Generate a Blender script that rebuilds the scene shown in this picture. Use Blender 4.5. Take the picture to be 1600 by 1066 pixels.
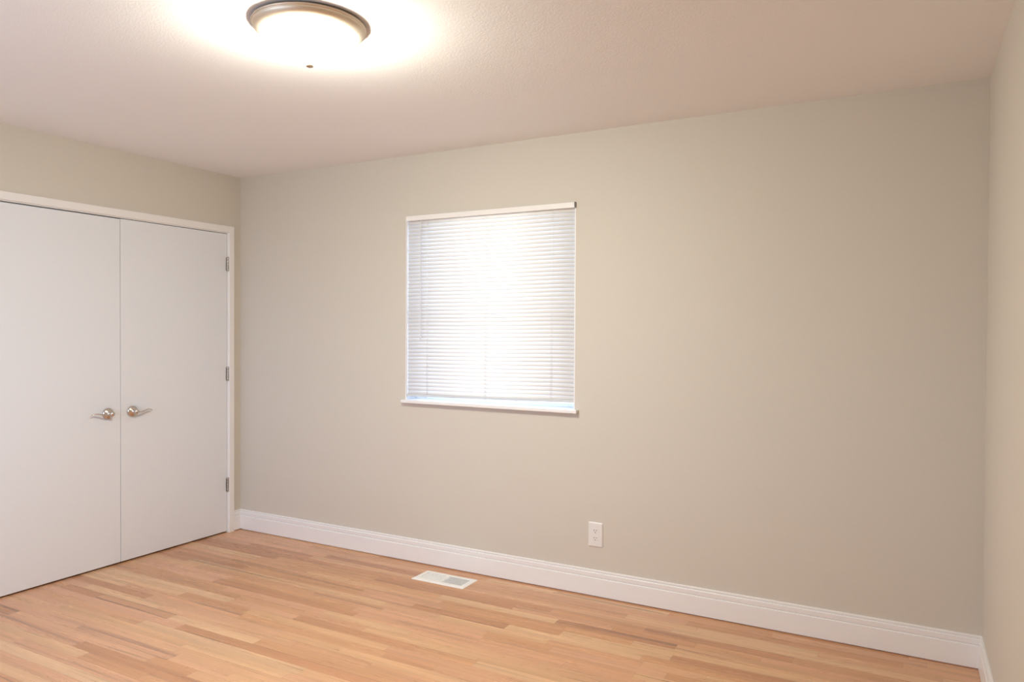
import bpy, bmesh, math, random
from mathutils import Vector, Matrix

for o in list(bpy.data.objects):
    bpy.data.objects.remove(o, do_unlink=True)
scene = bpy.context.scene
COL = scene.collection
random.seed(7)

# ------------------------------------------------------------------ camera
cam_data = bpy.data.cameras.new('camera')
cam = bpy.data.objects.new('camera', cam_data)
COL.objects.link(cam)
cam_data.sensor_width = 36.0
cam_data.sensor_fit = 'HORIZONTAL'
cam_data.lens = 1141.33 / 1600 * 36
cam_data.clip_start = 0.02
_R = Vector((0.87930921, 0.47622276, 0.00521535))
_U = Vector((-0.01126336, 0.00984667, 0.99988808))
_F = Vector((-0.47611811, 0.87926954, -0.01402213))
cam.matrix_world = Matrix(((_R.x, _U.x, -_F.x, 4.08270),
                           (_R.y, _U.y, -_F.y, -3.57145),
                           (_R.z, _U.z, -_F.z, 1.39147),
                           (0, 0, 0, 1)))
scene.camera = cam

# ------------------------------------------------------------------ world, light, exposure
LAMP = 184.0                       # glow of the glass shade of the ceiling light
LAMP_COL = (1.0, 0.985, 0.835)
SKY = 8.8                          # overcast daylight beyond the windows
SKY_COL = (0.68, 0.84, 1.25)
world = bpy.data.worlds.new('overcast_sky')
scene.world = world
world.use_nodes = True
bg = world.node_tree.nodes['Background']
_wn = world.node_tree
_wtc = _wn.nodes.new('ShaderNodeTexCoord'); _wsz = _wn.nodes.new('ShaderNodeSeparateXYZ'); _wrp = _wn.nodes.new('ShaderNodeValToRGB')
_wrp.color_ramp.elements[0].position = 0.46; _wrp.color_ramp.elements[0].color = (0.47, 0.56, 0.74, 1)    # ground
_wrp.color_ramp.elements[1].position = 0.54; _wrp.color_ramp.elements[1].color = (*SKY_COL, 1)            # sky
_wma = _wn.nodes.new('ShaderNodeMath'); _wma.operation = 'MULTIPLY_ADD'
_wma.inputs[1].default_value = 0.5; _wma.inputs[2].default_value = 0.5
_wn.links.new(_wtc.outputs['Generated'], _wsz.inputs[0]); _wn.links.new(_wsz.outputs['Z'], _wma.inputs[0])
_wn.links.new(_wma.outputs[0], _wrp.inputs[0]); _wn.links.new(_wrp.outputs['Color'], bg.inputs['Color'])
bg.inputs['Strength'].default_value = SKY
scene.view_settings.view_transform = 'Standard'
scene.view_settings.look = 'None'
scene.view_settings.gamma = 1.0
scene.view_settings.use_curve_mapping = False
scene.view_settings.exposure = 0.0
scene.cycles.max_bounces = 16
scene.cycles.diffuse_bounces = 10
scene.cycles.transparent_max_bounces = 16
scene.cycles.sample_clamp_indirect = 4.0
scene.cycles.caustics_reflective = False
scene.cycles.blur_glossy = 1.0
scene.cycles.use_denoising = True

# ------------------------------------------------------------------ room dimensions (metres)
W, D, H, TH = 4.3688, 3.95, 2.44, 0.14
TB = 0.09                                            # depth of the back wall's window reveal
WX0, WX1, WZ0, WZ1 = 1.419, 2.531, 0.969, 2.076      # window opening in the back wall
CY0, CY1, CZ = -1.668, -0.0955, 2.060                # closet opening in the left wall
FX0, FX1, FZ0, FZ1 = 0.35, 2.15, 0.85, 2.1           # unseen window added for fill light, in the front wall behind the camera

pl = bpy.data.lights.new('daylight_portal', 'AREA')  # portal of the added fill window
pl.shape = 'RECTANGLE'; pl.size = FX1 - FX0; pl.size_y = FZ1 - FZ0
pl.cycles.is_portal = True
plo = bpy.data.objects.new('daylight_portal', pl)
COL.objects.link(plo)
plo.location = ((FX0 + FX1) / 2, -D - TH - 0.01, (FZ0 + FZ1) / 2)
plo.rotation_euler = (math.radians(90), 0, 0)        # -Z of the lamp looks along +Y, into the room
pl2 = bpy.data.lights.new('daylight_portal', 'AREA')
pl2.shape = 'RECTANGLE'; pl2.size = WX1 - WX0; pl2.size_y = WZ1 - WZ0
pl2.cycles.is_portal = True
plo2 = bpy.data.objects.new('daylight_portal', pl2)
COL.objects.link(plo2)
plo2.location = ((WX0 + WX1) / 2, TB + 0.07, (WZ0 + WZ1) / 2)
plo2.rotation_euler = (math.radians(-90), 0, 0)

# ------------------------------------------------------------------ materials
def new_mat(name):
    m = bpy.data.materials.new(name)
    m.use_nodes = True
    nt = m.node_tree
    return m, nt, nt.nodes['Principled BSDF']

def node(nt, typ, **kw):
    n = nt.nodes.new(typ)
    for k, v in kw.items():
        setattr(n, k, v)
    return n

def paint(name, col, rough=0.6, bump=0.0, scale=90.0, detail=3.0, spec=0.3, mottle=0.0):
    m, nt, b = new_mat(name)
    b.inputs['Roughness'].default_value = rough
    b.inputs['Specular IOR Level'].default_value = spec
    tc = node(nt, 'ShaderNodeTexCoord')
    n1 = node(nt, 'ShaderNodeTexNoise')
    n1.inputs['Scale'].default_value = 3.0
    n1.inputs['Detail'].default_value = 3.0
    nt.links.new(tc.outputs['Object'], n1.inputs['Vector'])
    mx = node(nt, 'ShaderNodeMix', data_type='RGBA')
    mx.inputs[6].default_value = (*[c * (1 - mottle) for c in col], 1)
    mx.inputs[7].default_value = (*[min(1, c * (1 + mottle)) for c in col], 1)
    nt.links.new(n1.outputs['Fac'], mx.inputs[0])
    nt.links.new(mx.outputs[2], b.inputs['Base Color'])
    if bump > 0:
        n2 = node(nt, 'ShaderNodeTexNoise')
        n2.inputs['Scale'].default_value = scale
        n2.inputs['Detail'].default_value = detail
        nt.links.new(tc.outputs['Object'], n2.inputs['Vector'])
        bp = node(nt, 'ShaderNodeBump')
        bp.inputs['Strength'].default_value = bump
        bp.inputs['Distance'].default_value = 0.004
        nt.links.new(n2.outputs['Fac'], bp.inputs['Height'])
        nt.links.new(bp.outputs['Normal'], b.inputs['Normal'])
    return m

def metal(name, col, rough):
    m, nt, b = new_mat(name)
    b.inputs['Base Color'].default_value = (*col, 1)
    b.inputs['Metallic'].default_value = 1.0
    tc = node(nt, 'ShaderNodeTexCoord')
    n1 = node(nt, 'ShaderNodeTexNoise')
    n1.inputs['Scale'].default_value = 220.0
    nt.links.new(tc.outputs['Object'], n1.inputs['Vector'])
    mr = node(nt, 'ShaderNodeMapRange')
    mr.inputs['To Min'].default_value = rough * 0.85
    mr.inputs['To Max'].default_value = rough * 1.15
    nt.links.new(n1.outputs['Fac'], mr.inputs['Value'])
    nt.links.new(mr.outputs['Result'], b.inputs['Roughness'])
    return m

M_WALL = paint('wall_paint_greige', (0.615, 0.580, 0.515), 0.62, 0.10, 110, 3, 0.25, 0.012)
M_CEIL = paint('ceiling_paint', (0.86, 0.86, 0.87), 0.85, 0.22, 130, 4, 0.15, 0.01)
M_TRIM = paint('white_trim_paint', (0.82, 0.815, 0.81), 0.35, 0.0, spec=0.4, mottle=0.006)
M_DOOR = paint('white_door_paint', (0.75, 0.78, 0.82), 0.42, 0.03, 60, 2, 0.35, 0.008)
M_PLASTIC = paint('white_outlet_plastic', (0.76, 0.75, 0.73), 0.35, 0.0, spec=0.4)
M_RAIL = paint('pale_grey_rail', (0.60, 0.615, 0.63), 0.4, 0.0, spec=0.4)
M_END_SHADE = paint('grey_end_shade', (0.22, 0.21, 0.19), 0.5, 0.0)  # tone of the shadow block at the headrail's end
M_VENT = paint('white_enamel', (0.84, 0.83, 0.81), 0.4, 0.0, spec=0.4)
M_DARK = paint('dark_recess', (0.02, 0.018, 0.016), 0.8, 0.0)
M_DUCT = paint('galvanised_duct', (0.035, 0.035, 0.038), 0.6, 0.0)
M_CLOSET = paint('closet_paint', (0.5, 0.48, 0.45), 0.8, 0.0)
M_NICKEL = metal('satin_nickel', (0.66, 0.60, 0.55), 0.22)
M_HINGE = metal('hinge_nickel', (0.50, 0.47, 0.43), 0.38)
M_PAN = metal('brushed_nickel_pan', (0.76, 0.67, 0.55), 0.5)

M_FINIAL = metal('aged_nickel_finial', (0.50, 0.42, 0.33), 0.5)
M_SHADE, _nt, _b = new_mat('lit_frosted_glass')
_b.inputs['Base Color'].default_value = (0.9, 0.88, 0.84, 1)
_b.inputs['Roughness'].default_value = 0.5
_b.inputs['Emission Color'].default_value = (*LAMP_COL, 1)
_tc = node(_nt, 'ShaderNodeTexCoord'); _sz = node(_nt, 'ShaderNodeSeparateXYZ')
_mr = node(_nt, 'ShaderNodeMapRange')              # the glass is dimmer where it meets the rim, away from the bulbs
_mr.inputs['From Min'].default_value = -0.045; _mr.inputs['From Max'].default_value = -0.100
_mr.inputs['To Min'].default_value = 0.55 * LAMP; _mr.inputs['To Max'].default_value = LAMP
_nt.links.new(_tc.outputs['Object'], _sz.inputs[0]); _nt.links.new(_sz.outputs['Z'], _mr.inputs['Value'])
_nt.links.new(_mr.outputs['Result'], _b.inputs['Emission Strength'])

M_SLAT, _nt, _b = new_mat('white_vinyl_slat')
_nt.nodes.remove(_b)
_df = node(_nt, 'ShaderNodeBsdfDiffuse'); _df.inputs['Color'].default_value = (0.95, 0.95, 0.94, 1)
_tl = node(_nt, 'ShaderNodeBsdfTranslucent'); _tl.inputs['Color'].default_value = (0.96, 0.92, 0.85, 1)
_gl = node(_nt, 'ShaderNodeBsdfGlossy'); _gl.inputs['Roughness'].default_value = 0.35
_m1 = node(_nt, 'ShaderNodeMixShader'); _m1.inputs[0].default_value = 0.15
_m2 = node(_nt, 'ShaderNodeMixShader'); _m2.inputs[0].default_value = 0.03
_nt.links.new(_df.outputs[0], _m1.inputs[1]); _nt.links.new(_tl.outputs[0], _m1.inputs[2])
_nt.links.new(_m1.outputs[0], _m2.inputs[1]); _nt.links.new(_gl.outputs[0], _m2.inputs[2])
_nt.links.new(_m2.outputs[0], _nt.nodes['Material Output'].inputs['Surface'])

M_GLASS, _nt, _b = new_mat('window_glass')
_nt.nodes.remove(_b)
_tr = node(_nt, 'ShaderNodeBsdfTransparent'); _tr.inputs['Color'].default_value = (0.95, 0.97, 0.96, 1)
_gl = node(_nt, 'ShaderNodeBsdfGlossy'); _gl.inputs['Roughness'].default_value = 0.02
_fr = node(_nt, 'ShaderNodeFresnel'); _fr.inputs['IOR'].default_value = 1.3
_m1 = node(_nt, 'ShaderNodeMixShader')
_nt.links.new(_fr.outputs[0], _m1.inputs[0])
_nt.links.new(_tr.outputs[0], _m1.inputs[1]); _nt.links.new(_gl.outputs[0], _m1.inputs[2])
_nt.links.new(_m1.outputs[0], _nt.nodes['Material Output'].inputs['Surface'])

M_WAND, _nt, _b = new_mat('clear_plastic_rod')
_b.inputs['Base Color'].default_value = (0.72, 0.73, 0.74, 1)
_b.inputs['Roughness'].default_value = 0.15

# oak strip floor: one value set per board, grain and mineral streaks along the board
def oak():
    m, nt, b = new_mat('oak_strip_floor')
    L = nt.links.new
    uv = node(nt, 'ShaderNodeUVMap', uv_map='UVMap')
    en = node(nt, 'ShaderNodeUVMap', uv_map='ends')
    at = node(nt, 'ShaderNodeAttribute', attribute_name='board')
    sep = node(nt, 'ShaderNodeSeparateColor'); L(at.outputs['Color'], sep.inputs[0])
    suv = node(nt, 'ShaderNodeSeparateXYZ'); L(uv.outputs[0], suv.inputs[0])
    sen = node(nt, 'ShaderNodeSeparateXYZ'); L(en.outputs[0], sen.inputs[0])
    def math_(op, a, bb=None, clamp=False):
        n = node(nt, 'ShaderNodeMath', operation=op, use_clamp=clamp)
        for i, v in enumerate((a, bb)):
            if v is None: continue
            if isinstance(v, (int, float)): n.inputs[i].default_value = v
            else: L(v, n.inputs[i])
        return n.outputs[0]
    def vec(su, sv, sz):
        c = node(nt, 'ShaderNodeCombineXYZ')
        L(math_('MULTIPLY', suv.outputs[0], su), c.inputs[0])
        L(math_('MULTIPLY', suv.outputs[1], sv), c.inputs[1])
        L(math_('MULTIPLY', sep.outputs[1], sz), c.inputs[2])
        return c.outputs[0]
    def noise(v, scale, detail=4.0, rough=0.55, dist=0.0):
        n = node(nt, 'ShaderNodeTexNoise')
        n.inputs['Scale'].default_value = scale
        n.inputs['Detail'].default_value = detail
        n.inputs['Roughness'].default_value = rough
        n.inputs['Distortion'].default_value = dist
        L(v, n.inputs['Vector']); return n.outputs['Fac']
    def ramp(v, stops):
        r = node(nt, 'ShaderNodeValToRGB')
        e = r.color_ramp.elements
        while len(e) < len(stops): e.new(0.5)
        for k, (p, c) in enumerate(stops):
            e[k].position = p; e[k].color = (*c, 1)
        L(v, r.inputs[0]); return r.outputs['Color']
    def mix(f, a, c, mode='MIX'):
        n = node(nt, 'ShaderNodeMix', data_type='RGBA', blend_type=mode)
        for i, v in ((0, f), (6, a), (7, c)):
            if isinstance(v, (int, float)): n.inputs[i].default_value = v
            elif isinstance(v, tuple): n.inputs[i].default_value = (*v, 1)
            else: L(v, n.inputs[i])
        return n.outputs[2]
    G = lambda x: (x, x, x)
    base = ramp(sep.outputs[0], [(0.0, (0.72, 0.455, 0.265)), (0.25, (0.67, 0.385, 0.205)), (0.42, (0.67, 0.365, 0.220)),
                                 (0.60, (0.62, 0.330, 0.170)), (0.80, (0.56, 0.280, 0.145)),
                                 (1.0, (0.48, 0.235, 0.125))])
    # slow tone drift along a board
    drift = ramp(noise(vec(1.3, 26, 37), 1.0, 3), [(0.28, G(0.84)), (0.72, G(1.10))])
    c = mix(1.0, base, drift, 'MULTIPLY')
    # cathedral figure
    cath = node(nt, 'ShaderNodeTexWave', wave_type='BANDS', bands_direction='Y', wave_profile='SAW')
    cath.inputs['Scale'].default_value = 1.0
    cath.inputs['Distortion'].default_value = 9.0
    cath.inputs['Detail'].default_value = 2.0
    cath.inputs['Detail Scale'].default_value = 0.9
    L(vec(0.9, 42, 53), cath.inputs['Vector'])
    cw = ramp(cath.outputs['Fac'], [(0.0, G(0.78)), (0.30, G(0.98)), (0.85, G(1.03)), (1.0, G(0.88))])
    c = mix(0.75, c, mix(1.0, c, cw, 'MULTIPLY'))
    # fine pores
    pores = ramp(noise(vec(3.2, 430, 91), 1.0, 3, 0.6), [(0.34, G(0.80)), (0.52, G(1.0)), (1.0, G(1.04))])
    c = mix(0.7, c, mix(1.0, c, pores, 'MULTIPLY'))
    # dark mineral streaks, only in some boards
    st = ramp(math_('ADD', noise(vec(0.9, 44, 71), 1.0, 3, 0.5, 0.2), math_('MULTIPLY', sep.outputs[2], 0.17)), [(0.60, G(0)), (0.76, G(1))])
    sm = math_('MULTIPLY', st, 0.62, True)
    c = mix(sm, c, (0.21, 0.125, 0.085))
    # joints
    v01 = suv.outputs[1]
    dv = math_('MINIMUM', v01, math_('SUBTRACT', 0.057, v01))
    du = math_('MINIMUM', sen.outputs[0], sen.outputs[1])
    dj = math_('MINIMUM', dv, du)
    jn = node(nt, 'ShaderNodeMapRange'); jn.inputs['From Min'].default_value = 0.0003
    jn.inputs['From Max'].default_value = 0.0013
    jn.inputs['To Min'].default_value = 1.0; jn.inputs['To Max'].default_value = 0.0
    L(dj, jn.inputs['Value'])
    jf = math_('MULTIPLY', jn.outputs['Result'], ramp(noise(vec(2.5, 3, 11), 1.0, 2), [(0.35, G(0.15)), (0.7, G(0.65))]))
    c = mix(jf, c, (0.16, 0.085, 0.05))
    L(c, b.inputs['Base Color'])
    b.inputs['Specular IOR Level'].default_value = 0.5
    ro = node(nt, 'ShaderNodeMapRange'); ro.inputs['To Min'].default_value = 0.22; ro.inputs['To Max'].default_value = 0.36
    L(noise(vec(4, 60, 19), 1.0, 3), ro.inputs['Value'])
    L(ro.outputs['Result'], b.inputs['Roughness'])
    bp = node(nt, 'ShaderNodeBump'); bp.inputs['Strength'].default_value = 0.25; bp.inputs['Distance'].default_value = 0.0006
    L(math_('SUBTRACT', 1.0, jn.outputs['Result']), bp.inputs['Height'])
    L(bp.outputs['Normal'], b.inputs['Normal'])
    return m
M_OAK = oak()

# ------------------------------------------------------------------ mesh helpers
def add_box(bm, x0, x1, y0, y1, z0, z1, bevel=0.0, mi=0):
    vs = [bm.verts.new((x, y, z)) for z in (z0, z1) for y in (y0, y1) for x in (x0, x1)]
    fs = [bm.faces.new([vs[i] for i in f]) for f in
          ((0, 2, 3, 1), (4, 5, 7, 6), (0, 1, 5, 4), (2, 6, 7, 3), (0, 4, 6, 2), (1, 3, 7, 5))]
    for f in fs: f.material_index = mi
    if bevel > 0:
        es = list({e for f in fs for e in f.edges})
        r = bmesh.ops.bevel(bm, geom=es, offset=bevel, segments=2, affect='EDGES', profile=0.6)
        for f in r['faces']: f.material_index = mi
    return fs

def add_lathe(bm, prof, c, axis='Z', seg=48, cap0=True, cap1=True, mi=0):
    """prof: list of (radius, height along the axis)"""
    rings = []
    for r, h in prof:
        ring = []
        if r < 1e-6:
            n = 1
        else:
            n = seg
        for k in range(n):
            a = 2 * math.pi * k / seg
            u, v = r * math.cos(a), r * math.sin(a)
            p = {'Z': (u, v, h), 'X': (h, u, v), 'Y': (v, h, u)}[axis]
            ring.append(bm.verts.new((c[0] + p[0], c[1] + p[1], c[2] + p[2])))
        rings.append(ring)
    new = []
    for a, b in zip(rings, rings[1:]):
        for k in range(seg):
            k2 = (k + 1) % seg
            if len(a) == 1 and len(b) == 1: continue
            if len(a) == 1: new.append(bm.faces.new((a[0], b[k], b[k2])))
            elif len(b) == 1: new.append(bm.faces.new((a[k], b[0], a[k2])))
            else: new.append(bm.faces.new((a[k], b[k], b[k2], a[k2])))
    if cap0 and len(rings[0]) > 1: new.append(bm.faces.new(rings[0][::-1]))
    if cap1 and len(rings[-1]) > 1: new.append(bm.faces.new(rings[-1]))
    for f in new: f.material_index = mi; f.smooth = True
    return new

def add_tube(bm, pts, radii, seg=12, mi=0):
    """pts: list of Vectors; radii: list of (ra, rb), rb along z-ish"""
    rings = []
    n = len(pts)
    for i, p in enumerate(pts):
        t = (pts[min(i + 1, n - 1)] - pts[max(i - 1, 0)]).normalized()
        up = Vector((0, 0, 1)) if abs(t.z) < 0.9 else Vector((1, 0, 0))
        s = t.cross(up).normalized(); u = s.cross(t).normalized()
        ra, rb = radii[i] if isinstance(radii[i], tuple) else (radii[i], radii[i])
        rings.append([bm.verts.new(p + s * ra * math.cos(a) + u * rb * math.sin(a))
                      for a in (2 * math.pi * k / seg for k in range(seg))])
    for a, b in zip(rings, rings[1:]):
        for k in range(seg):
            f = bm.faces.new((a[k], a[(k + 1) % seg], b[(k + 1) % seg], b[k])); f.smooth = True; f.material_index = mi
    f = bm.faces.new(rings[0][::-1]); f.material_index = mi
    f = bm.faces.new(rings[-1]); f.material_index = mi

def add_prism(bm, prof, p0, p1, up=Vector((0, 0, 1)), out=Vector((0, -1, 0)), m0=0.0, m1=0.0, smooth=False):
    """sweep a profile (out, up) from p0 to p1; m0/m1 mitre: shift along the run per unit of 'out'"""
    d = (p1 - p0).normalized()
    A = [bm.verts.new(p0 + out * a + up * b + d * (a * m0)) for a, b in prof]
    B = [bm.verts.new(p1 + out * a + up * b + d * (a * m1)) for a, b in prof]
    n = len(prof)
    for k in range(n):
        bm.faces.new((A[k], A[(k + 1) % n], B[(k + 1) % n], B[k]))
    bm.faces.new(A[::-1]); bm.faces.new(B)

def obj(name, bm, mats, parent=None, smooth_angle=None):
    bmesh.ops.recalc_face_normals(bm, faces=bm.faces)
    me = bpy.data.meshes.new(name)
    bm.to_mesh(me); bm.free()
    for m in (mats if isinstance(mats, (list, tuple)) else [mats]): me.materials.append(m)
    o = bpy.data.objects.new(name, me)
    COL.objects.link(o)
    if parent:
        o.parent = parent
        loc = Vector((0, 0, 0)); p = parent
        while p: loc = loc + p.location; p = p.parent
        me.transform(Matrix.Translation(-loc))       # geometry is written in room coordinates
    return o

def empty(name, loc):
    o = bpy.data.objects.new(name, None)
    o.empty_display_size = 0.05
    COL.objects.link(o); o.location = loc
    return o

def tag(o, label, cat, group=None):
    o['label'] = label; o['category'] = cat
    if group: o['group'] = group
    return o

def struct(name, bm, mats, parent=None):
    o = obj(name, bm, mats, parent)
    if parent is None: o['kind'] = 'structure'
    return o

V = Vector

# ------------------------------------------------------------------ room shell
def wall_with_hole(a0, a1, z0, z1, holes, t0, t1, axis):
    """boxes around one rectangular hole, welded into one wall; the run is x (axis 'x') or y"""
    bm = bmesh.new()
    h0, h1, hz0, hz1 = holes
    spans = [(a0, h0, z0, z1), (h1, a1, z0, z1), (h0, h1, hz1, z1)]
    if hz0 > z0 + 1e-4: spans.append((h0, h1, z0, hz0))
    for s0, s1, q0, q1 in spans:
        if axis == 'x': add_box(bm, s0, s1, t0, t1, q0, q1)
        else: add_box(bm, t0, t1, s0, s1, q0, q1)
    return bm

struct('wall_back', wall_with_hole(-TH, W + TH, -0.02, H + 0.02, (WX0, WX1, WZ0, WZ1), 0, TB, 'x'), M_WALL)
struct('wall_left', wall_with_hole(-D, 0, -0.02, H + 0.02, (CY0, CY1, -0.02, CZ), -TH, 0, 'y'), M_WALL)
bm = bmesh.new(); add_box(bm, W, W + TH, -D, 0, -0.02, H + 0.02); struct('wall_right', bm, M_WALL)
struct('wall_front', wall_with_hole(-TH, W + TH, -0.02, H + 0.02, (FX0, FX1, FZ0, FZ1), -D - TH, -D, 'x'), M_WALL)
bm = bmesh.new(); add_box(bm, -0.9, W + TH, -D - TH, TH, H, H + 0.12); struct('ceiling', bm, M_CEIL)
# closet behind the doors
bm = bmesh.new()
add_box(bm, -0.9, -0.8, CY0 - 0.3, TH, -0.02, H)
add_box(bm, -0.8, -TH, 0.0, TH, -0.02, H)
add_box(bm, -0.8, -TH, CY0 - 0.3, CY0 - 0.2, -0.02, H)
struct('wall_closet', bm, M_CLOSET)

# floor: every strip board is its own face, staggered, with its own tone
VX0, VX1, VY0, VY1 = 1.668, 1.984, -0.246, -0.114            # hole under the floor register
def build_floor():
    bm = bmesh.new()
    uvl = bm.loops.layers.uv.new('UVMap'); enl = bm.loops.layers.uv.new('ends')
    cl = bm.loops.layers.float_color.new('board')
    BW = 0.057
    rnd = random.Random(21)
    # boards that stand out in the room: x0, x1, y, tone, streak
    special = [(0.70, 1.36, -1.555, 0.45, 1.0), (0.40, 0.97, -1.283, 0.55, 0.75), (0.10, 0.70, -0.60, 0.93, 0.25),
               (-0.2, 0.26, -1.60, 0.8, 1.0), (1.90, 2.44, -0.60, 0.86, 0.35), (2.62, 3.20, -0.42, 0.90, 0.9),
               (3.02, 3.67, -0.27, 0.82, 0.8), (0.97, 1.55, -1.283, 0.1, 0.0), (2.44, 3.1, -0.60, 0.05, 0.0),
               (1.5, 2.2, -0.95, 0.78, 0.2), (1.30, 1.9, -1.42, 0.15, 0.0), (3.25, 3.9, -0.44, 0.12, 0.1)]
    y = 0.02; row = 0
    while y > -D - 0.05:
        y1 = y - BW
        sp = sorted([s for s in special if y1 <= s[2] < y])
        cuts = [-0.9 - rnd.random() * 0.6]
        boards = []
        x = cuts[0]
        k = 0
        while x < W + 0.1:
            if k < len(sp) and x >= sp[k][0] - 1e-6:
                x1 = sp[k][1]; t, s = sp[k][3], sp[k][4]; k += 1
            else:
                ln = rnd.choice((0.3, 0.45, 0.6, 0.8, 1.0, 1.3)) * rnd.uniform(0.85, 1.15)
                x1 = x + ln
                if k < len(sp) and x1 > sp[k][0] - 0.15: x1 = sp[k][0]
                t = min(1, max(0, rnd.betavariate(1.6, 2.2)))
                s = rnd.choice((0, 0, 0, 0.0, 0.12, 0.3, 0.6)) * rnd.random()
            boards.append((x, x1, t, s)); x = x1
        for x0, x1, t, s in boards:
            ln = x1 - x0
            vs = [bm.verts.new(p) for p in ((x0, y1, 0), (x1, y1, 0), (x1, y, 0), (x0, y, 0))]
            f = bm.faces.new(vs)
            off = rnd.random()
            for lp, (u, v) in zip(f.loops, ((0, 0), (ln, 0), (ln, BW), (0, BW))):
                lp[uvl].uv = (u, v); lp[enl].uv = (u, ln - u); lp[cl] = (t, off, s, 1)
        y = y1; row += 1
    # trim to the outer walls and open the hole for the register
    def cut(co, no, outer=False):
        bmesh.ops.bisect_plane(bm, geom=bm.verts[:] + bm.edges[:] + bm.faces[:], plane_co=co, plane_no=no, clear_outer=outer)
    cut((W + 0.02, 0, 0), (1, 0, 0), True); cut((-0.85, 0, 0), (-1, 0, 0), True)
    cut((0, 0.02, 0), (0, 1, 0), True); cut((0, -D - 0.02, 0), (0, -1, 0), True)
    for c, n in (((VX0, 0, 0), (1, 0, 0)), ((VX1, 0, 0), (1, 0, 0)), ((0, VY0, 0), (0, 1, 0)), ((0, VY1, 0), (0, 1, 0))):
        cut(c, n)
    kill = [f for f in bm.faces if VX0 < f.calc_center_median().x < VX1 and VY0 < f.calc_center_median().y < VY1]
    bmesh.ops.delete(bm, geom=kill, context='FACES')
    me = bpy.data.meshes.new('floor'); bm.to_mesh(me); bm.free()
    me.materials.append(M_OAK)
    o = bpy.data.objects.new('floor', me); COL.objects.link(o); o['kind'] = 'structure'
build_floor()

# baseboards: tall flat face, groove, band, groove, thin lip
BT = 0.014
BASE = [(0, 0), (BT - 0.0095, 0), (BT - 0.0095, 0.0045), (BT - 0.001, 0.0045), (BT, 0.0055), (BT, 0.0955), (BT - 0.001, 0.0965), (BT - 0.0065, 0.0972),
        (BT - 0.0065, 0.1005), (BT - 0.0030, 0.1035), (BT - 0.0025, 0.1225), (BT - 0.0035, 0.1240), (BT - 0.0085, 0.1246),
        (BT - 0.0085, 0.1284), (BT - 0.0055, 0.1310), (BT - 0.006, 0.1365), (BT - 0.0085, 0.1383), (0, 0.1383)]
def baseboard(name, p0, p1, out, m0=0, m1=0):
    bm = bmesh.new(); add_prism(bm, BASE, V(p0), V(p1), out=V(out), m0=m0, m1=m1)
    struct(name, bm, M_TRIM)
baseboard('baseboard_back', (0, 0, 0), (W, 0, 0), (0, -1, 0), 1, -1)
baseboard('baseboard_right', (W, 0, 0), (W, -D, 0), (-1, 0, 0), 1, -1)
baseboard('baseboard_front', (W, -D, 0), (0, -D, 0), (0, 1, 0), 1, -1)
bm = bmesh.new()
add_prism(bm, BASE, V((0, -0.0633, 0)), V((0, 0, 0)), out=V((1, 0, 0)), m1=-1)
add_prism(bm, BASE, V((0, -D, 0)), V((0, -1.703, 0)), out=V((1, 0, 0)), m0=1)
struct('baseboard_left', bm, M_TRIM)

# ------------------------------------------------------------------ closet opening: jamb and casing
DY1, DYS, DY0, DZ1 = -0.1130, -0.8806, -1.6490, 2.0405
bm = bmesh.new()
add_box(bm, -TH, 0.0, -0.1110, CY1, 0, CZ); add_box(bm, -TH, 0.0, CY0, -1.6515, 0, CZ)
add_box(bm, -TH, 0.0, -1.6515, -0.1110, 2.0445, CZ)
add_box(bm, -0.060, -0.045, -1.6515, -0.1110, 2.028, 2.0445)     # stop behind the door heads
cas = [(0, 0), (0.0095, 0), (0.0125, 0.003), (0.0125, 0.040), (0.010, 0.0435), (0, 0.0435)]  # (out, across)
ci0, ci1, ciz = -1.6560, -0.1065, 2.0495
w_ = 0.0435
def casing_leg(bm, yin, sgn):
    A = []
    for a, b in cas:
        A.append((bm.verts.new((a, yin + sgn * b, 0)), bm.verts.new((a, yin + sgn * b, ciz + b))))
    n = len(A)
    for k in range(n):
        a, b = A[k], A[(k + 1) % n]
        bm.faces.new((a[0], b[0], b[1], a[1]))
    bm.faces.new([a[0] for a in A]); bm.faces.new([a[1] for a in A])
casing_leg(bm, ci1, 1); casing_leg(bm, ci0, -1)
A = [(bm.verts.new((a, ci0 - b, ciz + b)), bm.verts.new((a, ci1 + b, ciz + b))) for a, b in cas]
for k in range(len(A)):
    a, b = A[k], A[(k + 1) % len(A)]
    bm.faces.new((a[0], b[0], b[1], a[1]))
bm.faces.new([a[0] for a in A]); bm.faces.new([a[1] for a in A])
struct('trim_1', bm, M_TRIM)

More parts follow.
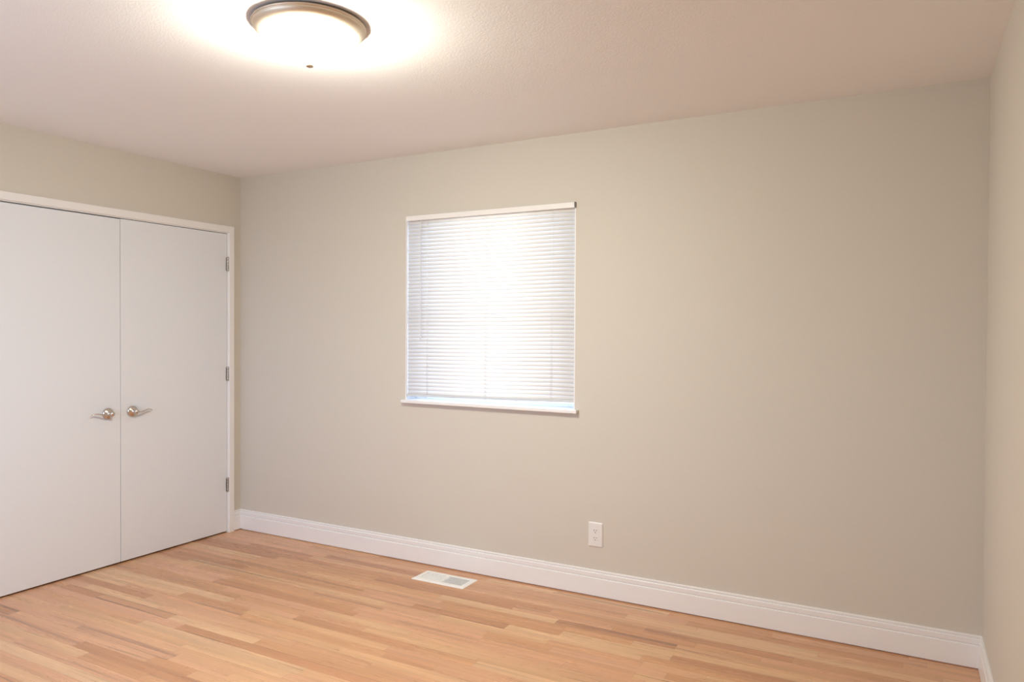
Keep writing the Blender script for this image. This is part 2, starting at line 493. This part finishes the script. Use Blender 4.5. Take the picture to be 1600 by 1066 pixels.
# ------------------------------------------------------------------ closet doors with levers and hinges
def door(name, y0, y1, hinge_y, handle_y, sgn, sag):
    bm = bmesh.new()
    z0 = 0.0095
    add_box(bm, -0.038, -0.003, y0, y1, z0, DZ1 - sag, 0.0015)
    d = struct(name, bm, M_DOOR)
    # lever handle: domed rosette, neck, wave lever
    hz = 0.897
    X0 = -0.0028
    bm = bmesh.new()
    add_lathe(bm, [(0.0335, X0), (0.0335, X0 + 0.003), (0.0325, X0 + 0.006), (0.029, X0 + 0.0105), (0.022, X0 + 0.0145),
                   (0.015, X0 + 0.0170), (0.0115, X0 + 0.020), (0.0100, X0 + 0.030)], (0, handle_y, hz), 'X', 40)
    r = obj('door_handle', bm, M_NICKEL, d)
    r['label'] = 'satin nickel lever handle'
    bm = bmesh.new()
    add_lathe(bm, [(0.0100, X0 + 0.028), (0.0125, X0 + 0.032), (0.0135, X0 + 0.038), (0.0132, X0 + 0.046), (0.0105, X0 + 0.052),
                   (0.0, X0 + 0.0535)], (0, handle_y, hz), 'X', 28)
    key = [(0.000, 0.0405, 0.000, 0.0085), (0.012, 0.0405, -0.002, 0.0085), (0.030, 0.0385, -0.0045, 0.0072), (0.050, 0.0355, -0.0015, 0.0062),
           (0.070, 0.0330, 0.0045, 0.0056), (0.088, 0.0300, 0.0070, 0.0050), (0.102, 0.0265, 0.0045, 0.0046),
           (0.112, 0.0235, -0.0010, 0.0040), (0.1165, 0.0215, -0.0050, 0.0022)]
    pts, rad = [], []
    n = 6
    for i in range(len(key) - 1):
        for j in range(n):
            t = j / n
            p = [key[max(i - 1, 0)], key[i], key[i + 1], key[min(i + 2, len(key) - 1)]]
            q = [0.5 * (2 * p[1][c] + (p[2][c] - p[0][c]) * t + (2 * p[0][c] - 5 * p[1][c] + 4 * p[2][c] - p[3][c]) * t * t
                 + (3 * p[1][c] - p[0][c] - 3 * p[2][c] + p[3][c]) * t ** 3) for c in range(4)]
            pts.append(V((X0 + q[1], handle_y + sgn * q[0], hz + q[2]))); rad.append((q[3] * 1.1, q[3] * 0.62))
    pts.append(V((X0 + key[-1][1], handle_y + sgn * key[-1][0], hz + key[-1][2]))); rad.append((0.002, 0.0012))
    add_tube(bm, pts, rad, 14)
    obj('lever', bm, M_NICKEL, r)
    # butt hinges: five-section knuckle, tips and a sliver of leaf
    for zc in (1.835, 1.088, 0.328):
        bm = bmesh.new()
        for k in range(5):
            a = zc - 0.0445 + k * 0.0178
            add_lathe(bm, [(0.0062, a + 0.0003), (0.0066, a + 0.0012), (0.0066, a + 0.0166), (0.0062, a + 0.0175)], (0.0035, hinge_y, 0), 'Z', 16)
        add_lathe(bm, [(0.0045, zc + 0.0445), (0.0052, zc + 0.047), (0.0, zc + 0.0495)], (0.0035, hinge_y, 0), 'Z', 16)
        add_lathe(bm, [(0.0, zc - 0.0495), (0.0052, zc - 0.047), (0.0045, zc - 0.0445)], (0.0035, hinge_y, 0), 'Z', 16)
        s = 1 if hinge_y > handle_y else -1
        add_box(bm, -0.0030, -0.0012, hinge_y - s * 0.011, hinge_y + s * 0.002, zc - 0.0445, zc + 0.0445)
        obj('hinge', bm, M_HINGE, d)
    return d
door('door_1', DYS + 0.0015, DY1, -0.1118, -0.8075, 1, 0.0)
door('door_2', DY0, DYS - 0.0015, -1.6503, -0.9590, -1, 0.003)

# ------------------------------------------------------------------ window in the back wall
def window(x0, x1, z0, z1, yin, yout, f):
    """vinyl single-hung window; yin is the room-side plane of the frame, yout the outside"""
    s = 1 if yout > yin else -1
    bm = bmesh.new()
    y0, y1 = min(yin, yout), max(yin, yout)
    add_box(bm, x0, x0 + f, y0, y1, z0, z1); add_box(bm, x1 - f, x1, y0, y1, z0, z1)
    add_box(bm, x0 + f, x1 - f, y0, y1, z0, z0 + f); add_box(bm, x0 + f, x1 - f, y0, y1, z1 - f, z1)
    return bm, f

wn = empty('window_1', ((WX0 + WX1) / 2, TB, WZ0)); wn['kind'] = 'structure'
f = 0.036
bm, _ = window(WX0 - f, WX1 + f, WZ0 - f, WZ1 + f, TB, TB + 0.06, f)
f = 0.0
obj('window_frame', bm, M_TRIM, wn)
zm = 1.500
for nm, ya, z0, z1 in (('sash', TB + 0.004, WZ0 + f, zm + 0.016), ('sash', TB + 0.031, zm - 0.016, WZ1 - f)):
    bm = bmesh.new()
    a, b, g = WX0 + f, WX1 - f, 0.026
    add_box(bm, a, a + g, ya, ya + 0.024, z0, z1, 0.002); add_box(bm, b - g, b, ya, ya + 0.024, z0, z1, 0.002)
    add_box(bm, a + g, b - g, ya, ya + 0.024, z0, z0 + g, 0.002); add_box(bm, a + g, b - g, ya, ya + 0.024, z1 - g, z1, 0.002)
    so = obj(nm, bm, M_TRIM, wn)
    bm = bmesh.new(); add_box(bm, a + g, b - g, ya + 0.010, ya + 0.014, z0 + g, z1 - g)
    obj('pane', bm, M_GLASS, so)
# white liner of the reveal (thin jamb boards)
bm = bmesh.new()
add_box(bm, WX0, WX0 + 0.006, -0.001, TB, WZ0, WZ1); add_box(bm, WX1 - 0.006, WX1, -0.001, TB, WZ0, WZ1)
add_box(bm, WX0 + 0.006, WX1 - 0.006, -0.001, TB, WZ1 - 0.006, WZ1)
obj('jamb', bm, M_TRIM, wn)
bm = bmesh.new()
add_box(bm, WX0 - 0.014, WX1 + 0.020, -0.030, 0.0, 0.9555, 0.9735, 0.0025)
add_box(bm, WX0 + 0.001, WX1 - 0.001, -0.004, TB - 0.0002, 0.9695, 0.9735)
so = obj('window_sill', bm, M_TRIM, wn)
bm = bmesh.new()
add_lathe(bm, [(0.0035, 0.9535), (0.0035, 0.9556)], (2.518, -0.018, 0), 'Z', 12)  # small dark nail under the sill
obj('sill_nail', bm, M_DARK, so)

# added window in the front wall, unseen, lets in cool fill light
w2 = empty('added_fill_window', ((FX0 + FX1) / 2, -D - 0.09, FZ0)); w2['kind'] = 'structure'
bm, f = window(FX0, FX1, FZ0, FZ1, -D - 0.075, -D - 0.135, 0.04)
xm = (FX0 + FX1) / 2
add_box(bm, xm - 0.025, xm + 0.025, -D - 0.135, -D - 0.075, FZ0 + f, FZ1 - f)
obj('window_frame', bm, M_TRIM, w2)
for a, b in ((FX0 + f, xm - 0.025), (xm + 0.025, FX1 - f)):
    bm = bmesh.new(); add_box(bm, a, b, -D - 0.108, -D - 0.104, FZ0 + f, FZ1 - f); obj('pane', bm, M_GLASS, w2)
bm = bmesh.new(); add_box(bm, FX0 - 0.02, FX1 + 0.02, -D - 0.075, -D + 0.03, FZ0 - 0.018, FZ0, 0.002)
obj('window_sill', bm, M_TRIM, w2)

# ------------------------------------------------------------------ mini blind
BX0, BX1 = WX0 + 0.0085, WX1 - 0.0085
YB = 0.015
bl = empty('window_blind', ((BX0 + BX1) / 2, YB, WZ1 - 0.03))
tag(bl, 'white closed mini blind glowing in front of the window above the sill', 'blind')
bm = bmesh.new()
# U-shaped headrail with a valance face and end caps
add_box(bm, WX0 + 0.0065, WX1 - 0.0065, -0.0095, -0.0065, 2.0465, 2.0745, 0.001)
add_box(bm, WX0 + 0.0065, WX1 - 0.0065, -0.0065, 0.0290, 2.0465, 2.0490)
add_box(bm, WX0 + 0.0065, WX1 - 0.0065, 0.0270, 0.0290, 2.0490, 2.0695)
obj('headrail', bm, M_VENT, bl)
bm = bmesh.new()
add_box(bm, WX1 - 0.0064, WX1 + 0.0006, -0.0125, 0.0005, 2.0455, 2.0755, 0.0008)  # grey block stands in for the shadow at the headrail's right end
obj('headrail_end_shade', bm, M_END_SHADE, bl)
bm = bmesh.new()
N = 46
zt0, zt1 = 2.0355, 2.0355
zb0, zb1 = 1.0185, 1.0345
rs = random.Random(5)
SW, SAG, TILT, TK = 0.0258, 0.0040, math.radians(71), 0.0005
prof = []
K = 6
for side in (0, 1):
    for k in range(K + 1) if side == 0 else range(K, -1, -1):
        s = k / K * 2 - 1
        w = s * SW / 2; h = SAG * (1 - s * s) + (TK if side else 0)
        # upper edge leans to the window, lower edge to the room; hollow side to the window
        prof.append((w * math.cos(TILT) - h * math.sin(TILT), w * math.sin(TILT) + h * math.cos(TILT)))
for i in range(N):
    t = i / (N - 1)
    za = zt0 + (zb0 - zt0) * t + rs.uniform(-0.0004, 0.0004); zb = zt1 + (zb1 - zt1) * t + rs.uniform(-0.0004, 0.0004)
    A = [bm.verts.new((BX0, YB + a, za + b)) for a, b in prof]
    B = [bm.verts.new((BX1, YB + a, zb + b)) for a, b in prof]
    n = len(prof)
    for k in range(n):
        f_ = bm.faces.new((A[k], A[(k + 1) % n], B[(k + 1) % n], B[k])); f_.smooth = True
    bm.faces.new(A[::-1]); bm.faces.new(B)
slats = obj('slats', bm, M_SLAT, bl)
# bottom rail, slightly out of level, with plugs at the cords
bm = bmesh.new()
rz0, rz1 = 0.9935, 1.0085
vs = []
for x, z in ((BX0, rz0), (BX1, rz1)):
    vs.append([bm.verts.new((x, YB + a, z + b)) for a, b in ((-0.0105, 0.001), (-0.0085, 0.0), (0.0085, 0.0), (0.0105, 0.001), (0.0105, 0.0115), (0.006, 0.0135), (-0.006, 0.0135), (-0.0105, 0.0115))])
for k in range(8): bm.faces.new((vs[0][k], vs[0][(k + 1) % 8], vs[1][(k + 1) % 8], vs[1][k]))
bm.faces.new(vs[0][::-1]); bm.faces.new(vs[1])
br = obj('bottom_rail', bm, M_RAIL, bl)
for x in (1.555, 1.755, 1.968, 2.170, 2.382):
    t = (x - BX0) / (BX1 - BX0); z = rz0 + (rz1 - rz0) * t
    bm = bmesh.new(); add_lathe(bm, [(0.0075, z - 0.0022), (0.0080, z - 0.001), (0.0080, z + 0.0005)], (x, YB, 0), 'Z', 20)
    obj('rail_plug', bm, M_PLASTIC, br)
for x in (1.572, 1.972, 2.388):
    t = (x - BX0) / (BX1 - BX0)
    bm = bmesh.new()
    for yy in (YB - 0.0085, YB + 0.0085):
        for dx in (-0.0045, 0.0045):
            add_tube(bm, [V((x + dx, yy, 2.046)), V((x + dx, yy, rz0 + (rz1 - rz0) * t + 0.0135))], [0.00045, 0.00045], 6)
    add_tube(bm, [V((x, YB - 0.0105, 2.046)), V((x, YB - 0.0105, rz0 + (rz1 - rz0) * t + 0.0135))], [0.0005, 0.0005], 6)
    obj('ladder_cord', bm, M_SLAT, bl)
bm = bmesh.new()
add_tube(bm, [V((1.539, -0.0135, 2.0495)), V((1.539, -0.0185, 2.036)), V((1.5390, -0.0185, 2.026))], [0.0016, 0.0016, 0.0016], 8)
add_lathe(bm, [(0.0024, 1.338), (0.0038, 1.342), (0.0038, 1.352), (0.0027, 1.360), (0.0026, 2.020), (0.0036, 2.024), (0.0036, 2.033), (0.002, 2.036)],
          (1.539, -0.0185, 0), 'Z', 6)
obj('tilt_wand', bm, M_WAND, bl)

# ------------------------------------------------------------------ flush ceiling light
LC = V((2.264, -1.685, H))
cl = empty('ceiling_light', LC)
tag(cl, 'round flush ceiling light with brushed nickel rim and glowing white glass bowl', 'ceiling light')
bm = bmesh.new()
add_lathe(bm, [(0.184, 0), (0.185, -0.004), (0.1905, -0.006), (0.1922, -0.0085), (0.1922, -0.0110), (0.1905, -0.0130),
               (0.1888, -0.0135), (0.1880, -0.0150), (0.1885, -0.0170), (0.1872, -0.0200), (0.1838, -0.0250), (0.1778, -0.0310), (0.1705, -0.0365),
               (0.1648, -0.0395), (0.1612, -0.0412), (0.1585, -0.0410), (0.1575, -0.0360), (0.150, -0.014), (0.0, -0.014)], LC, 'Z', 96, True, False)
obj('pan', bm, M_PAN, cl)
bm = bmesh.new()
pr = [(0.1565, -0.030)]
for k in range(17):
    a = k / 16 * math.pi / 2
    pr.append((0.1570 * math.cos(a) ** 0.9 if k < 16 else 0.0, -0.040 - 0.0835 * math.sin(a)))
add_lathe(bm, pr, LC, 'Z', 80, False, False)
obj('glass_shade', bm, M_SHADE, cl)
bm = bmesh.new()
add_lathe(bm, [(0.0, -0.1205), (0.0175, -0.1205), (0.0180, -0.1250), (0.0165, -0.1280), (0.0140, -0.1300), (0.0142, -0.1335), (0.0152, -0.1380), (0.0135, -0.1430), (0.008, -0.1460), (0, -0.1468)],
          LC, 'Z', 28, False, False)
obj('finial', bm, M_FINIAL, cl)

# ------------------------------------------------------------------ duplex outlet on the back wall
OX0, OX1, OZ0, OZ1 = 2.6155, 2.6950, 0.2595, 0.3885
ox, oz = (OX0 + OX1) / 2, (OZ0 + OZ1) / 2
ol = empty('power_outlet', (ox, 0, OZ0))
tag(ol, 'white duplex power outlet low on the greige wall above the baseboard', 'power outlet')
def plate(bm, x0, x1, z0, z1, d, e):
    a = [bm.verts.new((x, 0.0, z)) for x, z in ((x0, z0), (x1, z0), (x1, z1), (x0, z1))]
    m_ = [bm.verts.new((x, -d * 0.45, z)) for x, z in ((x0, z0), (x1, z0), (x1, z1), (x0, z1))]
    b = [bm.verts.new((x, -d, z)) for x, z in ((x0 + e, z0 + e), (x1 - e, z0 + e), (x1 - e, z1 - e), (x0 + e, z1 - e))]
    for p, q in ((a, m_), (m_, b)):
        for k in range(4): bm.faces.new((p[k], p[(k + 1) % 4], q[(k + 1) % 4], q[k]))
    bm.faces.new(b); bm.faces.new(a[::-1])
bm = bmesh.new(); plate(bm, OX0, OX1, OZ0, OZ1, 0.0065, 0.005)
obj('cover_plate', bm, M_PLASTIC, ol)
for dz in (0.0195, -0.0195):
    bm = bmesh.new()
    zc = oz + dz
    ring = []
    for k in range(40):
        a = 2 * math.pi * k / 40
        x_, z_ = 0.0172 * math.cos(a), 0.0172 * math.sin(a)
        z_ = max(-0.0140, min(0.0140, z_))
        ring.append((ox + x_, zc + z_))
    A = [bm.verts.new((x, -0.0060, z)) for x, z in ring]; B = [bm.verts.new((x, -0.0080, z)) for x, z in ring]
    for k in range(40): bm.faces.new((A[k], A[(k + 1) % 40], B[(k + 1) % 40], B[k]))
    bm.faces.new(B); bm.faces.new(A[::-1])
    rc = obj('receptacle', bm, M_PLASTIC, ol)
    for dx, hh in ((-0.0064, 0.0042), (0.0064, 0.0034)):
        bm = bmesh.new(); add_box(bm, ox + dx - 0.0011, ox + dx + 0.0011, -0.00815, -0.0070, zc + 0.0040 - hh, zc + 0.0040 + hh)
        obj('slot', bm, M_DARK, rc)
    bm = bmesh.new(); add_lathe(bm, [(0.0025, -0.0070), (0.0025, -0.00815)], (ox, 0, zc - 0.0072), 'Y', 14)
    obj('ground_hole', bm, M_DARK, rc)
bm = bmesh.new(); add_lathe(bm, [(0.0032, -0.0062), (0.0032, -0.0073), (0.0022, -0.0079), (0, -0.0080)], (ox, 0, oz), 'Y', 16)
obj('screw', bm, M_PLASTIC, ol)

# ------------------------------------------------------------------ floor register
fv = empty('floor_vent', ((VX0 + VX1) / 2, (VY0 + VY1) / 2, 0))
tag(fv, 'white metal floor vent with two banks of louvres set in the oak floor', 'floor vent')
bm = bmesh.new()
X0, X1, Y0, Y1 = 1.656, 1.996, -0.2580, -0.1020
IX0, IX1, IY0, IY1 = X0 + 0.030, X1 - 0.030, Y0 + 0.030, Y1 - 0.030
def rect(x0, x1, y0, y1, z, c=0.0):
    if c == 0: pts = ((x0, y0), (x1, y0), (x1, y1), (x0, y1))
    return [bm.verts.new((x, y, z)) for x, y in pts]
loops = [rect(X0, X1, Y0, Y1, 0.0), rect(X0, X1, Y0, Y1, 0.0018), rect(X0 + 0.006, X1 - 0.006, Y0 + 0.006, Y1 - 0.006, 0.0050),
         rect(IX0, IX1, IY0, IY1, 0.0052), rect(IX0, IX1, IY0, IY1, -0.016)]
for p, q in zip(loops, loops[1:]):
    for k in range(4): bm.faces.new((p[k], p[(k + 1) % 4], q[(k + 1) % 4], q[k]))
obj('frame', bm, M_VENT, fv)
xm = (X0 + X1) / 2
bm = bmesh.new()
add_box(bm, xm - 0.004, xm + 0.004, IY0, IY1, -0.012, 0.0050)
for k in range(1, 5):
    y = IY0 + (IY1 - IY0) * k / 5
    add_box(bm, IX0, IX1, y - 0.0012, y + 0.0012, -0.006, 0.0046)
obj('divider_bar', bm, M_VENT, fv)
for a, b, lean in ((IX0, xm - 0.004, 1), (xm + 0.004, IX1, -1)):
    bm = bmesh.new()
    n = 10
    for k in range(n):
        x = a + (b - a) * (k + 0.5) / n
        dx = 0.0044 if lean > 0 else -0.0066
        vs = [bm.verts.new((x + o + d, y, z)) for y in (IY0, IY1) for o, d, z in
              ((-0.0007, dx, -0.0036), (0.0007, dx, -0.0036), (0.0007, -dx, 0.0044), (-0.0007, -dx, 0.0044))]
        for q in ((0, 1, 2, 3), (7, 6, 5, 4), (0, 4, 5, 1), (1, 5, 6, 2), (2, 6, 7, 3), (3, 7, 4, 0)): bm.faces.new([vs[i] for i in q])
    obj('louvre_bank', bm, M_VENT, fv)
bm = bmesh.new()
t = 0.002
add_box(bm, VX0, VX1, VY0, VY1, -0.122, -0.120)
add_box(bm, VX0, VX0 + t, VY0, VY1, -0.120, 0); add_box(bm, VX1 - t, VX1, VY0, VY1, -0.120, 0)
add_box(bm, VX0 + t, VX1 - t, VY0, VY0 + t, -0.120, 0); add_box(bm, VX0 + t, VX1 - t, VY1 - t, VY1, -0.120, 0)
obj('duct', bm, M_DUCT, fv)
